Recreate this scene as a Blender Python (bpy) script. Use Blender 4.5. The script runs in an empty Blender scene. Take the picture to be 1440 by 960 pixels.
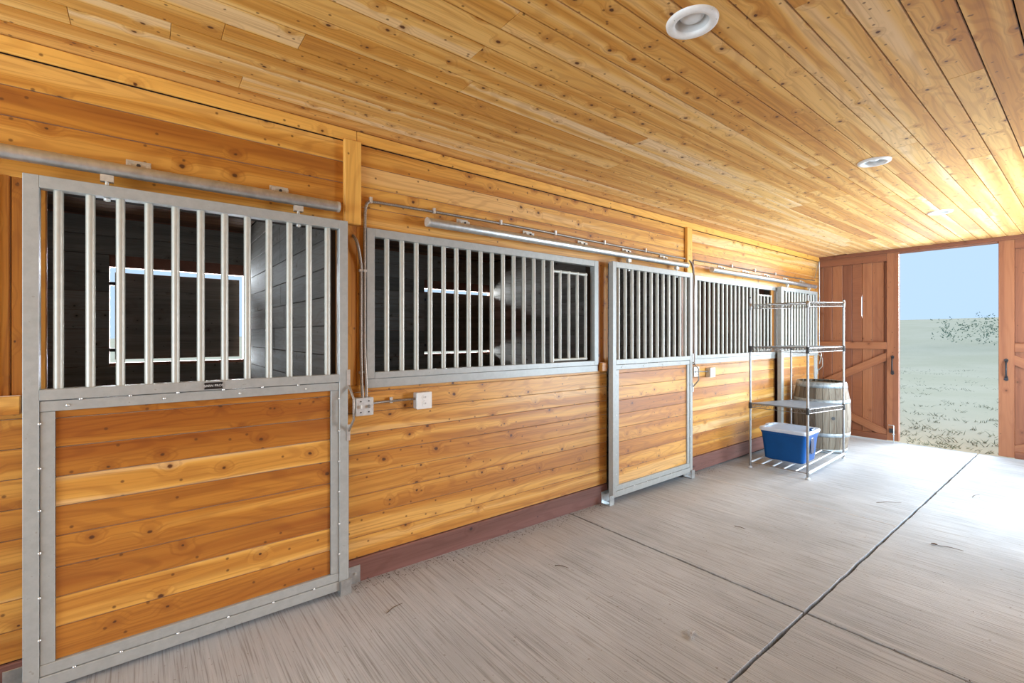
import bpy, bmesh, math, random
from mathutils import Matrix, Vector

random.seed(7)
SC = bpy.context.scene
COL = SC.collection

# ------------------------------------------------------------------ camera
F_PX = 654.0
YAW = math.atan((1547 - 720) / F_PX)          # left of the aisle direction (+Y)
CAM = (2.74, 0.0, 1.46)
cam = bpy.data.cameras.new('camera')
cam.sensor_width = 36.0
cam.lens = F_PX / 1440 * 36
cam.shift_y = -10 / 1440
cam.clip_start = 0.02
cam.clip_end = 2000
cam_o = bpy.data.objects.new('camera', cam)
COL.objects.link(cam_o)
cam_o.location = CAM
cam_o.rotation_euler = (math.pi / 2, 0, YAW)
SC.camera = cam_o

# ------------------------------------------------------------------ view
SC.view_settings.view_transform = 'Standard'
SC.view_settings.look = 'None'
SC.view_settings.gamma = 1.0
SC.view_settings.use_curve_mapping = False
SC.view_settings.exposure = 0.2

# ------------------------------------------------------------------ world and lights
W = bpy.data.worlds.new('world')
SC.world = W
W.use_nodes = True
nt = W.node_tree
bg = nt.nodes['Background']
bg.inputs['Color'].default_value = (0.52, 0.73, 0.98, 1)
bg.inputs['Strength'].default_value = 0.95


def light(name, kind, loc, direction, energy, color=(1, 1, 1), size=None, size_y=None, angle=None):
    l = bpy.data.lights.new(name, kind)
    l.energy = energy
    l.color = color
    if kind == 'AREA':
        l.shape = 'RECTANGLE'
        l.size = size
        l.size_y = size_y
    if angle is not None:
        l.angle = angle
    o = bpy.data.objects.new(name, l)
    COL.objects.link(o)
    o.location = loc
    o.rotation_euler = Vector(direction).to_track_quat('-Z', 'Y').to_euler()
    return o


# low hazy sun shining in through the open far door
light('sun', 'SUN', (2.6, 14, 4), (-0.36, -0.92, -0.13), 9.0, (0.93, 0.95, 1.0), angle=math.radians(36))
# unseen fill light added behind the camera, in an opening made for it
light('near_fill_light', 'AREA', (1.76, -3.45, 1.45), (0, 1, 0.8), 215, (0.70, 0.86, 1.0), 3.0, 2.3)
# daylight entering by the side doorway in the right wall
light('side_doorway_daylight', 'AREA', (3.75, 6.2, 1.35), (-1, 0, 0.4), 280, (0.66, 0.84, 1.0), 2.5, 2.3)
# daylight entering by the open far door
light('far_doorway_daylight', 'AREA', (1.47, 8.27, 1.3), (0, -1, -0.1), 36, (0.70, 0.86, 1.0), 0.94, 2.5)
# daylight reaching the two shuttered stall windows from outside
for yc in (0.32, 3.91):
    light('stall_window_daylight', 'AREA', (-4.15, yc, 1.66), (1, 0, 0), 420, (0.85, 0.93, 1.0), 1.5, 1.3)


# ------------------------------------------------------------------ helpers
def smooth(me):
    for p in me.polygons:
        p.use_smooth = True


class MB:
    """collects shapes into one mesh"""

    def __init__(self):
        self.v = []
        self.f = []
        self.sm = []

    def add(self, vs, fs, sm=False):
        b = len(self.v)
        self.v += [tuple(p) for p in vs]
        self.f += [tuple(i + b for i in q) for q in fs]
        self.sm += [sm] * len(fs)
        return self

    def box(self, x0, x1, y0, y1, z0, z1):
        return self.add([(x0, y0, z0), (x1, y0, z0), (x1, y1, z0), (x0, y1, z0),
                         (x0, y0, z1), (x1, y0, z1), (x1, y1, z1), (x0, y1, z1)],
                        [(0, 3, 2, 1), (4, 5, 6, 7), (0, 1, 5, 4), (1, 2, 6, 5), (2, 3, 7, 6), (3, 0, 4, 7)])

    def tube(self, pts, r, n=8, caps=True):
        pts = [Vector(p) for p in pts]
        T = []
        for i in range(len(pts)):
            a = pts[max(i - 1, 0)]
            b = pts[min(i + 1, len(pts) - 1)]
            T.append((b - a).normalized())
        up = Vector((0, 0, 1)) if abs(T[0].z) < .9 else Vector((1, 0, 0))
        nrm = T[0].cross(up).normalized()
        vs = []
        for i, p in enumerate(pts):
            nrm = (nrm - T[i] * nrm.dot(T[i])).normalized()
            bn = T[i].cross(nrm)
            rr = r[i] if isinstance(r, (list, tuple)) else r
            for k in range(n):
                t = 2 * math.pi * k / n
                vs.append(p + (nrm * math.cos(t) + bn * math.sin(t)) * rr)
        fs = []
        for i in range(len(pts) - 1):
            for k in range(n):
                a = i * n + k
                b = i * n + (k + 1) % n
                fs.append((a, b, b + n, a + n))
        self.add(vs, fs, True)
        if caps:
            b = len(vs)
            self.add(vs[:n], [tuple(reversed(range(n)))])
            self.add(vs[-n:], [tuple(range(n))])
        return self

    def lathe(self, prof, n=32, c=(0, 0, 0), closed=False):
        vs = []
        for (r, z) in prof:
            for k in range(n):
                t = 2 * math.pi * k / n
                vs.append((c[0] + r * math.cos(t), c[1] + r * math.sin(t), c[2] + z))
        fs = []
        m = len(prof)
        for i in range(m if closed else m - 1):
            for k in range(n):
                a = i * n + k
                b = i * n + (k + 1) % n
                j = ((i + 1) % m) * n
                fs.append((a, b, j + (k + 1) % n, j + k))
        return self.add(vs, fs, True)

    def prism(self, poly, z0, z1, ax='z'):
        n = len(poly)

        def P(p, h):
            return {'z': (p[0], p[1], h), 'y': (p[0], h, p[1]), 'x': (h, p[0], p[1])}[ax]
        vs = [P(p, z0) for p in poly] + [P(p, z1) for p in poly]
        fs = [tuple(reversed(range(n))), tuple(range(n, 2 * n))]
        fs += [(i, (i + 1) % n, n + (i + 1) % n, n + i) for i in range(n)]
        return self.add(vs, fs)

    def mesh(self, name, bevel=0.0):
        me = bpy.data.meshes.new(name)
        me.from_pydata(self.v, [], self.f)
        for p, s in zip(me.polygons, self.sm):
            p.use_smooth = s
        bm = bmesh.new()
        bm.from_mesh(me)
        if bevel:
            bmesh.ops.bevel(bm, geom=bm.edges[:], offset=bevel, segments=1, affect='EDGES', profile=.5)
        bmesh.ops.recalc_face_normals(bm, faces=bm.faces[:])
        bm.to_mesh(me)
        bm.free()
        return me

    def build(self, name, mat, parent=None, bevel=0.0, loc=(0, 0, 0), rz=0.0):
        return obj(name, self.mesh(name, bevel), mat, parent, loc, rz)


def obj(name, me, mat, parent=None, loc=(0, 0, 0), rz=0.0, M=None):
    if mat is not None and not me.materials:
        me.materials.append(MAT[mat] if isinstance(mat, str) else mat)
    o = bpy.data.objects.new(name, me)
    COL.objects.link(o)
    if parent is not None:
        o.parent = parent
    if M is not None:
        o.matrix_local = M
    else:
        o.location = loc
        o.rotation_euler = (0, 0, rz)
    return o


def tag(o, label, cat=None, group=None, kind=None):
    o['label'] = label
    if cat:
        o['category'] = cat
    if group:
        o['group'] = group
    if kind:
        o['kind'] = kind
    return o


def thing(name, label, cat, loc=(0, 0, 0), rz=0.0, group=None):
    o = bpy.data.objects.new(name, None)
    COL.objects.link(o)
    o.empty_display_size = .1
    o.location = loc
    o.rotation_euler = (0, 0, rz)
    return tag(o, label, cat, group)


def copy_tree(o, parent=None, top=True):
    c = o.copy()
    COL.objects.link(c)
    c.parent = parent
    for ch in list(o.children):
        copy_tree(ch, c, False)
    return c


# basis for boards: local X = length, Y = width, Z = outward normal
AX = {
    'left': ((0, 1, 0), (0, 0, 1), (1, 0, 0)),        # wall facing +x, board along y
    'right': ((0, 1, 0), (0, 0, -1), (-1, 0, 0)),
    'ceil': ((0, 1, 0), (1, 0, 0), (0, 0, -1)),       # facing down, board along y
    'ceilx': ((1, 0, 0), (0, -1, 0), (0, 0, -1)),
    'far': ((0, 0, 1), (-1, 0, 0), (0, -1, 0)),       # facing -y, upright board
    'farh': ((1, 0, 0), (0, 0, 1), (0, -1, 0)),       # facing -y, board along x
    'near': ((1, 0, 0), (0, 0, -1), (0, 1, 0)),       # facing +y, board along x
    'up': ((0, 0, 1), (0, 1, 0), (-1, 0, 0)),
    'leftv': ((0, 0, 1), (0, -1, 0), (1, 0, 0)),      # facing +x, upright board
}
_pm = {}


def plank(parent, c, L, Wd, T, axis, mat, tone=None, name='plank', bevel=0.004, rot=0.0):
    """board with its centre at c"""
    key = (round(L, 3), round(Wd, 4), round(T, 4), mat, bevel)
    me = _pm.get(key)
    if me is None:
        me = MB().box(-L / 2, L / 2, -Wd / 2, Wd / 2, -T / 2, T / 2).mesh(name, bevel)
        me.materials.append(MAT[mat])
        _pm[key] = me
    X, Y, Z = (Vector(q) for q in AX[axis])
    R = Matrix((X, Y, Z)).transposed().to_4x4()
    if rot:
        R = R @ Matrix.Rotation(rot, 4, 'Z')
    o = obj(name, me, None, parent, M=Matrix.Translation(c) @ R)
    o['tone'] = random.random() if tone is None else tone
    return o


# ------------------------------------------------------------------ materials
MAT = {}


class NT:
    def __init__(self, name):
        m = bpy.data.materials.new(name)
        m.use_nodes = True
        self.m = m
        self.t = m.node_tree
        self.b = self.t.nodes['Principled BSDF']
        MAT[name] = m

    def n(self, kind, **kw):
        x = self.t.nodes.new(kind)
        for k, v in kw.items():
            if k in x.inputs:
                x.inputs[k].default_value = v
            else:
                setattr(x, k, v)
        return x

    def l(self, a, b):
        self.t.links.new(a, b)

    def math(self, op, a, b=None, c=None, clamp=False):
        x = self.t.nodes.new('ShaderNodeMath')
        x.operation = op
        x.use_clamp = clamp
        for i, q in enumerate((a, b, c)):
            if q is None:
                continue
            if isinstance(q, (int, float)):
                x.inputs[i].default_value = q
            else:
                self.l(q, x.inputs[i])
        return x.outputs[0]

    def maprange(self, v, a, b, c, d, smoothstep=True):
        x = self.t.nodes.new('ShaderNodeMapRange')
        x.interpolation_type = 'SMOOTHSTEP' if smoothstep else 'LINEAR'
        self.l(v, x.inputs[0])
        for i, q in enumerate((a, b, c, d)):
            if isinstance(q, (int, float)):
                x.inputs[i + 1].default_value = q
            else:
                self.l(q, x.inputs[i + 1])
        return x.outputs[0]

    def mix(self, f, a, b, mode='MIX'):
        x = self.t.nodes.new('ShaderNodeMix')
        x.data_type = 'RGBA'
        x.blend_type = mode
        for s, q in ((0, f), (6, a), (7, b)):
            if isinstance(q, (int, float)):
                x.inputs[s].default_value = q
            elif isinstance(q, tuple):
                x.inputs[s].default_value = q if len(q) == 4 else q + (1,)
            else:
                self.l(q, x.inputs[s])
        return x.outputs[2]

    def ramp(self, v, stops):
        x = self.t.nodes.new('ShaderNodeValToRGB')
        e = x.color_ramp.elements
        while len(e) > 1:
            e.remove(e[-1])
        e[0].position, e[0].color = stops[0][0], stops[0][1] + (1,)
        for p, col in stops[1:]:
            k = e.new(p)
            k.color = col + (1,)
        self.l(v, x.inputs[0])
        return x.outputs[0]

    def noise(self, vec, scale, detail=3.0, rough=.5, dist=0.0):
        x = self.n('ShaderNodeTexNoise', Scale=scale, Detail=detail, Roughness=rough, Distortion=dist)
        self.l(vec, x.inputs['Vector'])
        return x.outputs[0]

    def scale(self, vec, s):
        x = self.t.nodes.new('ShaderNodeVectorMath')
        x.operation = 'MULTIPLY'
        self.l(vec, x.inputs[0])
        x.inputs[1].default_value = s
        return x.outputs[0]

    def bump(self, h, strength, dist):
        x = self.n('ShaderNodeBump', Strength=strength, Distance=dist)
        self.l(h, x.inputs['Height'])
        self.l(x.outputs[0], self.b.inputs['Normal'])


def wood(name, c0, c1, c2, knot=(.10, .03, .006), keep=.5, rough=.4, kscale=6.0, grain=.5, streak=.8, spec=.5, coat=0.0, dust=0.0, c3=None):
    g = NT(name)
    tc = g.n('ShaderNodeTexCoord')
    oi = g.n('ShaderNodeObjectInfo')
    at = g.n('ShaderNodeAttribute', attribute_type='OBJECT', attribute_name='tone')
    r = oi.outputs['Random']
    off = g.n('ShaderNodeCombineXYZ')
    for i, k in enumerate((71.3, 37.7, 19.1)):
        g.l(g.math('MULTIPLY', r, k), off.inputs[i])
    va = g.n('ShaderNodeVectorMath', operation='ADD')
    g.l(tc.outputs['Object'], va.inputs[0])
    g.l(off.outputs[0], va.inputs[1])
    P = va.outputs[0]
    # knots
    vo = g.n('ShaderNodeTexVoronoi', Scale=kscale, Randomness=.9)
    vo.voronoi_dimensions = '2D'
    g.l(g.scale(P, (.8, 1.0, 1.0)), vo.inputs['Vector'])
    sep = g.n('ShaderNodeSeparateColor')
    g.l(vo.outputs['Color'], sep.inputs[0])
    on = g.math('LESS_THAN', sep.outputs[0], keep)
    wob = g.noise(P, 60, 1)
    dist = g.math('ADD', vo.outputs['Distance'], g.math('MULTIPLY', g.math('SUBTRACT', wob, .5), .05))
    rad = g.math('MULTIPLY_ADD', sep.outputs[1], .055, .03)
    kn = g.math('MULTIPLY', g.maprange(dist, rad, g.math('MULTIPLY', rad, .45), 0, 1), on)
    halo = g.math('MULTIPLY', g.maprange(dist, .34, 0.02, 0, 1), on)
    vo2 = g.n('ShaderNodeTexVoronoi', Scale=kscale * 2.6, Randomness=1.0)
    vo2.voronoi_dimensions = '2D'
    g.l(g.scale(P, (.9, 1.0, 1.0)), vo2.inputs['Vector'])
    sep2 = g.n('ShaderNodeSeparateColor')
    g.l(vo2.outputs['Color'], sep2.inputs[0])
    pin = g.math('MULTIPLY', g.maprange(vo2.outputs['Distance'], .13, .05, 0, .75), g.math('LESS_THAN', sep2.outputs[0], keep * .3))
    kn = g.math('MAXIMUM', kn, pin)
    # grain: streaks bent around the knots
    s = g.n('ShaderNodeSeparateXYZ')
    g.l(P, s.inputs[0])
    warp = g.noise(g.scale(P, (1.1, 5.0, 5.0)), 1.0, 2)
    gy = g.math('ADD', s.outputs[1], g.math('MULTIPLY', warp, .05))
    gy = g.math('ADD', gy, g.math('MULTIPLY', halo, .022))
    cv = g.n('ShaderNodeCombineXYZ')
    g.l(g.math('MULTIPLY', s.outputs[0], 1.6), cv.inputs[0])
    g.l(g.math('MULTIPLY', gy, 95), cv.inputs[1])
    g.l(s.outputs[2], cv.inputs[2])
    fine = g.noise(cv.outputs[0], 1.0, 3, .6)
    # cathedral rings: contour lines of a stretched noise
    big = g.noise(g.scale(P, (.75, 6.5, 6.5)), 1.0, 1.0, .4)
    ring = g.math('SINE', g.math('MULTIPLY', g.math('ADD', big, g.math('MULTIPLY', halo, .12)), 85))
    ring = g.maprange(ring, .1, 1, 0, 1)
    # heartwood stripe
    cs = g.n('ShaderNodeCombineXYZ')
    g.l(g.math('MULTIPLY', s.outputs[0], .35), cs.inputs[0])
    g.l(g.math('MULTIPLY', gy, 11), cs.inputs[1])
    stripe = g.maprange(g.noise(cs.outputs[0], 1.0, 1.0), .38, .62, -1, 1)
    tone = g.math('ADD', at.outputs['Fac'], g.math('MULTIPLY', stripe, .22 * streak), clamp=True)
    col = g.ramp(tone, [(0, c0), (.45, c1), (.75, c2), (1, c3 or c2)])
    dk = g.mix(1.0, col, (.62, .5, .42), 'MULTIPLY')
    col = g.mix(g.math('MULTIPLY', ring, grain * .55), col, dk)
    col = g.mix(g.math('MULTIPLY', g.maprange(fine, .45, .75, 0, 1), grain), col, dk)
    col = g.mix(g.math('MULTIPLY', g.math('POWER', halo, 2.2), .7), col, dk)
    col = g.mix(kn, col, knot)
    g.l(col, g.b.inputs['Base Color'])
    g.b.inputs['Roughness'].default_value = rough
    g.b.inputs['Specular IOR Level'].default_value = spec
    g.b.inputs['Coat Weight'].default_value = coat
    g.b.inputs['Coat Roughness'].default_value = .45
    g.b.inputs['Sheen Weight'].default_value = dust
    g.b.inputs['Sheen Roughness'].default_value = .33
    g.b.inputs['Sheen Tint'].default_value = (1, .9, .72, 1)
    g.bump(g.math('SUBTRACT', fine, kn), .12, .004)
    return g.m


def plain(name, col, rough=.5, metal=0.0, var=.12, nscale=14, spec=.5, spots=None, bump=0.0, stretch=(1, 1, 1)):
    g = NT(name)
    tc = g.n('ShaderNodeTexCoord')
    P = g.scale(tc.outputs['Object'], stretch)
    n1 = g.noise(P, nscale, 4, .6)
    c = g.mix(g.maprange(n1, .3, .7, 0, 1), tuple(q * (1 - var) for q in col), tuple(min(1, q * (1 + var)) for q in col))
    if spots:
        c = g.mix(g.maprange(g.noise(P, spots[1], 2), spots[2], spots[2] + .05, 0, spots[3]), c, spots[0])
    g.l(c, g.b.inputs['Base Color'])
    g.b.inputs['Roughness'].default_value = rough
    g.b.inputs['Metallic'].default_value = metal
    g.b.inputs['Specular IOR Level'].default_value = spec
    if bump:
        g.bump(n1, bump, .01)
    return g


wood('pine_ceiling', (.46, .155, .014), (.64, .295, .050), (.80, .46, .13), keep=.62, rough=.6, kscale=7, grain=.6, streak=1.0, spec=.2, dust=.2, c3=(.82, .56, .29))
wood('pine_wall', (.34, .100, .008), (.54, .215, .026), (.76, .39, .075), keep=.55, rough=.42, grain=.7, coat=.15, dust=.6, c3=(.80, .53, .26))
wood('pine_trim', (.60, .24, .03), (.72, .33, .055), (.82, .43, .09), keep=.25, rough=.42)
wood('red_fir', (.19, .062, .028), (.25, .085, .036), (.32, .12, .05), keep=.15, rough=.5, grain=.35)
wood('treated_board', (.15, .062, .045), (.19, .08, .06), (.23, .10, .08), knot=(.05, .02, .02), keep=.3, rough=.6)
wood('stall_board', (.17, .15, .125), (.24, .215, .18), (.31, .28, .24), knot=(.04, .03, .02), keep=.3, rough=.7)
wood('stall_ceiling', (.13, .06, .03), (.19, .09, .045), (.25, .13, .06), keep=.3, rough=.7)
wood('oak_stave', (.13, .10, .07), (.19, .155, .11), (.25, .21, .155), knot=(.14, .10, .06), keep=.12, rough=.7, grain=.9)

plain('frame_paint', (.40, .405, .385), .42, .15, .06, 30, spots=((.28, .26, .22), 60, .70, .6))
plain('bar_paint', (.50, .49, .43), .36, .15, .05, 30)
plain('galvanized', (.56, .58, .58), .34, .85, .12, 25)
plain('bracket_metal', (.62, .60, .54), .4, .5, .1, 40)
plain('conduit_metal', (.30, .26, .22), .45, .6, .25, 160)
plain('conduit_dark', (.20, .15, .12), .5, .4, .25, 160)
plain('box_metal', (.62, .62, .60), .42, .45, .1, 60)
plain('outlet_white', (.80, .78, .74), .4, 0, .03, 20)
plain('dark_slot', (.03, .03, .03), .6, 0, .1, 20)
plain('black_iron', (.035, .035, .04), .45, .5, .2, 60)
plain('screw_metal', (.70, .70, .68), .35, .7, .1, 40)
plain('light_white', (.86, .85, .82), .45, 0, .03, 40, spots=((.35, .33, .28), 45, .68, .5))
plain('light_inside', (.72, .72, .70), .3, 0, .03, 30)
plain('lens_glass', (.78, .80, .80), .2, 0, .03, 30)
plain('chrome', (.33, .32, .31), .38, 1.0, .06, 40)
plain('shelf_liner', (.20, .25, .31), .45, 0, .15, 60, stretch=(1, .1, 1))
plain('wire_dull', (.42, .42, .42), .4, .9, .1, 50)
plain('white_tube', (.62, .64, .66), .35, .2, .04, 30)
plain('bin_blue', (.001, .066, .24), .4, 0, .08, 6, spec=.25)
plain('lid_grey', (.62, .68, .78), .35, 0, .05, 10)
plain('bin_dark', (.006, .012, .05), .4, 0, .05, 10)
plain('hoop_steel', (.36, .40, .42), .5, .55, .25, 35, stretch=(1, 1, .4))
plain('plate_black', (.012, .012, .012), .4, 0, .1, 20)
plain('plate_text', (.75, .75, .72), .5, 0, .02, 20)
plain('backing_dark', (.035, .018, .008), .9, 0, .2, 10)
plain('barn_exterior', (.25, .10, .06), .8, 0, .2, 5)
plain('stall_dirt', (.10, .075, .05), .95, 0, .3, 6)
plain('dry_leaf', (.12, .07, .035), .8, 0, .3, 90)
plain('straw', (.10, .075, .055), .85, 0, .5, 300)
plain('cobweb', (.62, .62, .62), .9, 0, .1, 90)
plain('slab_base', (.05, .042, .035), .95, 0, .3, 50)
plain('mortar', (.62, .58, .55), .9, 0, .1, 50)
plain('leaf_pale', (.15, .22, .16), .8, 0, .3, 1.5)
plain('bark_pale', (.34, .31, .25), .9, 0, .2, 3)
plain('tuft', (.24, .26, .18), .9, 0, .4, 2.0)


def concrete():
    g = NT('concrete')
    tc = g.n('ShaderNodeTexCoord')
    P = tc.outputs['Object']
    broom = g.noise(g.scale(P, (2.2, 120, 1)), 1.0, 3, .65)
    broom2 = g.noise(g.scale(P, (.8, 34, 1)), 1.0, 2, .6)
    blot = g.noise(P, 1.3, 4, .6)
    spk = g.noise(P, 45, 2, .6)
    c = g.mix(g.maprange(blot, .3, .7, 0, 1), (.43, .455, .48), (.56, .59, .62))
    c = g.mix(g.maprange(broom, .46, .70, 0, .75), c, (.21, .20, .195))
    c = g.mix(g.maprange(broom2, .5, .75, 0, .3), c, (.70, .70, .71))
    c = g.mix(g.maprange(spk, .68, .74, 0, .6), c, (.20, .16, .13))
    # brown dirt swept up along the stall fronts
    s = g.n('ShaderNodeSeparateXYZ')
    ge = g.n('ShaderNodeNewGeometry')
    g.l(ge.outputs['Position'], s.inputs[0])
    edge = g.math('MULTIPLY', g.maprange(s.outputs[0], .75, 0.0, 0, 1), g.maprange(blot, .35, .6, .25, 1))
    c = g.mix(g.math('MULTIPLY', edge, .45), c, (.25, .17, .11))
    g.l(c, g.b.inputs['Base Color'])
    g.b.inputs['Roughness'].default_value = .62
    g.b.inputs['Specular IOR Level'].default_value = .25
    g.bump(broom, .7, .004)


concrete()


def meadow():
    g = NT('meadow')
    ge = g.n('ShaderNodeNewGeometry')
    P = ge.outputs['Position']
    n1 = g.noise(g.scale(P, (.25, .25, .25)), 1.0, 4, .6)
    n2 = g.noise(P, 6, 3, .7)
    c = g.mix(g.maprange(n1, .3, .7, 0, 1), (.56, .525, .385), (.62, .575, .44))
    c = g.mix(g.maprange(n2, .62, .7, 0, .35), c, (.20, .25, .17))
    g.l(c, g.b.inputs['Base Color'])
    g.b.inputs['Roughness'].default_value = .95
    g.b.inputs['Specular IOR Level'].default_value = 0.0


meadow()


# ------------------------------------------------------------------ setting
def fz(y):
    """the slab falls a little towards the far door"""
    return -.0095 * (y - .5)


XR = 3.52          # right wall
ZC = 2.663         # ceiling
Y0, Y1 = -3.2, 8.3
XB = -3.55         # stall back wall
PART = (0.97, 4.57)

# floor of concrete slabs
fl = MB()
fl.add([(0 - .1, Y0, fz(Y0) - .03), (XR + .1, Y0, fz(Y0) - .03), (XR + .1, 8.44, fz(8.44) - .03), (-.1, 8.44, fz(8.44) - .03),
        (-.1, Y0, -.2), (XR + .1, Y0, -.2), (XR + .1, 8.44, -.2), (-.1, 8.44, -.2)],
       [(0, 1, 2, 3), (7, 6, 5, 4), (0, 4, 5, 1), (1, 5, 6, 2), (2, 6, 7, 3), (3, 7, 4, 0)])
floor = tag(fl.build('floor', 'slab_base'), 'broom finished grey concrete aisle floor cut by dark joints', 'floor', kind='structure')
JX, JY, g_ = 1.765, 2.762, .0085


def ragged(x0, x1, y0, y1, n=60):
    """outline of a slab with slightly chipped edges"""
    pts = []
    for (ax, ay), (bx, by) in (((x0, y0), (x1, y0)), ((x1, y0), (x1, y1)), ((x1, y1), (x0, y1)), ((x0, y1), (x0, y0))):
        for i in range(n):
            t = i / n
            j = 0 if i == 0 else random.uniform(-.003, .003)
            pts.append((ax + (bx - ax) * t + (j if ax == bx else 0), ay + (by - ay) * t + (j if ay == by else 0)))
    return pts


for (a, b, c_, d_) in ((-.02, JX - g_, Y0, JY - g_), (JX + g_, XR, Y0, JY - g_), (-.02, JX - g_, JY + g_, 8.42), (JX + g_, XR, JY + g_, 8.42)):
    poly = ragged(a, b, c_, d_)
    n = len(poly)
    m = MB()
    inner = []
    cx, cy = (a + b) / 2, (c_ + d_) / 2
    vs = [(x, y, fz(y) - .03) for x, y in poly] + [(x, y, fz(y) - .002) for x, y in poly]
    ins = [(x + (.002 if x < cx else -.002), y + (.002 if y < cy else -.002)) for x, y in poly]
    vs += [(x, y, fz(y)) for x, y in ins]
    fs = [(i, (i + 1) % n, n + (i + 1) % n, n + i) for i in range(n)]
    fs += [(n + i, n + (i + 1) % n, 2 * n + (i + 1) % n, 2 * n + i) for i in range(n)]
    fs.append(tuple(range(2 * n, 3 * n)))
    m.add(vs, fs)
    m.build('slab', 'concrete', floor)
MB().box(.0, JX - .01, 4.612, 4.619, fz(4.6) - .01, fz(4.6) + .0012).build('mortar_ridge', 'mortar', floor)

# stall floors
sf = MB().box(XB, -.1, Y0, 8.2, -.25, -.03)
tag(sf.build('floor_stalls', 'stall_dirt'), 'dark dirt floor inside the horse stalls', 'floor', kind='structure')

# ceiling: roof deck with boards along the aisle
ce = MB().box(-.12, XR + .12, Y0, 8.34, ZC + .1, ZC + .18)
ceiling = tag(ce.build('ceiling', 'backing_dark'), 'varnished knotty pine plank ceiling running along the aisle', 'ceiling', kind='structure')
PW = .1272
nrow = int(math.ceil(XR / PW))
LIGHT_X, LIGHT_Y = 1.765, (1.655, 3.985, 6.13)


def cut_hole(o, c, r_=.066):
    """round opening for a recessed light through a ceiling board"""
    cu = MB().tube([(c[0], c[1], ZC - .1), (c[0], c[1], ZC + .2)], r_, 40).build('cutter', 'backing_dark')
    md = o.modifiers.new('hole', 'BOOLEAN')
    md.operation = 'DIFFERENCE'
    md.solver = 'EXACT'
    md.object = cu
    bpy.context.view_layer.update()
    me = bpy.data.meshes.new_from_object(o.evaluated_get(bpy.context.evaluated_depsgraph_get()))
    o.modifiers.clear()
    o.data = me
    bpy.data.objects.remove(cu)


for i in range(nrow):
    x0 = i * PW
    x1 = min(x0 + PW, XR)
    y = Y0 + random.uniform(-2.5, 0)
    base = .5 + (.1 if i > 8 else -.1)
    while y < Y1:
        L = random.choice((2.4, 3.05, 3.66, 4.3, 4.88))
        a, b = max(y, Y0), min(y + L, Y1)
        if b - a > .15:
            pk = plank(ceiling, ((x0 + x1) / 2, (a + b) / 2, ZC + .009), b - a - .0015, x1 - x0 - .006, .018, 'ceil', 'pine_ceiling',
                  tone=min(1, max(0, random.gauss(.58, .14))), bevel=.0015)
            for ly in LIGHT_Y:
                if x0 - .07 < LIGHT_X < x1 + .07 and a - .07 < ly < b + .07:
                    cut_hole(pk, (LIGHT_X, ly))
        y += L

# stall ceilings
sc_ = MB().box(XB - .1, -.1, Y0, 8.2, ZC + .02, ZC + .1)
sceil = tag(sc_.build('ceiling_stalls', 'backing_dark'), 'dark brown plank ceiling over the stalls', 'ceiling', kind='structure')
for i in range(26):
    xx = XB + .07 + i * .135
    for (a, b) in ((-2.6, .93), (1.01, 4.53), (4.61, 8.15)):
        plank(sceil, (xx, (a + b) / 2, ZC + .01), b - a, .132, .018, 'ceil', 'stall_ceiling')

# left wall
wl = MB()
BK = (-.09, -.02)        # backing board depth range
OPEN = [(-2.49, -.48, 1.16), (1.09, 3.07, 1.16), (4.71, 6.60, 1.16)]     # grille openings
DOORS = [(-.33, .85), (3.25, 4.45), (6.72, 7.90)]
wl.box(BK[0], BK[1], Y0, 8.3, 2.07, ZC + .12)
prev = Y0
for (w0, w1, zs), (d0, d1) in zip(OPEN, DOORS):
    wl.box(BK[0], BK[1], prev, w0, -.1, 2.07)
    wl.box(BK[0], BK[1], w0, w1, -.1, zs)
    wl.box(BK[0], BK[1], w1, d0, -.1, 2.07)
    prev = d1
wl.box(BK[0], BK[1], prev, 8.3, -.1, 2.07)
wall_left = tag(wl.build('wall_left', 'backing_dark'), 'knotty orange pine stall front wall along the left of the aisle', 'wall', kind='structure')
ZB, ROW = .131, .123


def wall_rows(y0, y1, k0, k1, splits=()):
    for k in range(k0, k1):
        z = ZB + ROW * (k + .5)
        plank(wall_left, (-.01, (y0 + y1) / 2, z), y1 - y0 - .002, ROW - .003, .02, 'left', 'pine_wall',
              tone=min(1, max(0, random.gauss(.55, .15))), bevel=.0025)


for (a, b) in ((-2.62, -.33), (.85, 3.25), (4.45, 6.72)):
    wall_rows(a, b, 0, 8)
    plank(wall_left, (-.01, (a + b) / 2, 1.136), b - a - .002, .04, .02, 'left', 'pine_wall', tone=.5)
wall_rows(7.90, 8.3, 0, 16)
for (a, b) in ((Y0, .95), (.95, 4.55), (4.55, 8.3)):
    wall_rows(a, b, 16, 20)
plank(wall_left, (-.01, -2.93, 1.1), .6, 1.95, .02, 'left', 'pine_wall', tone=.5)
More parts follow.
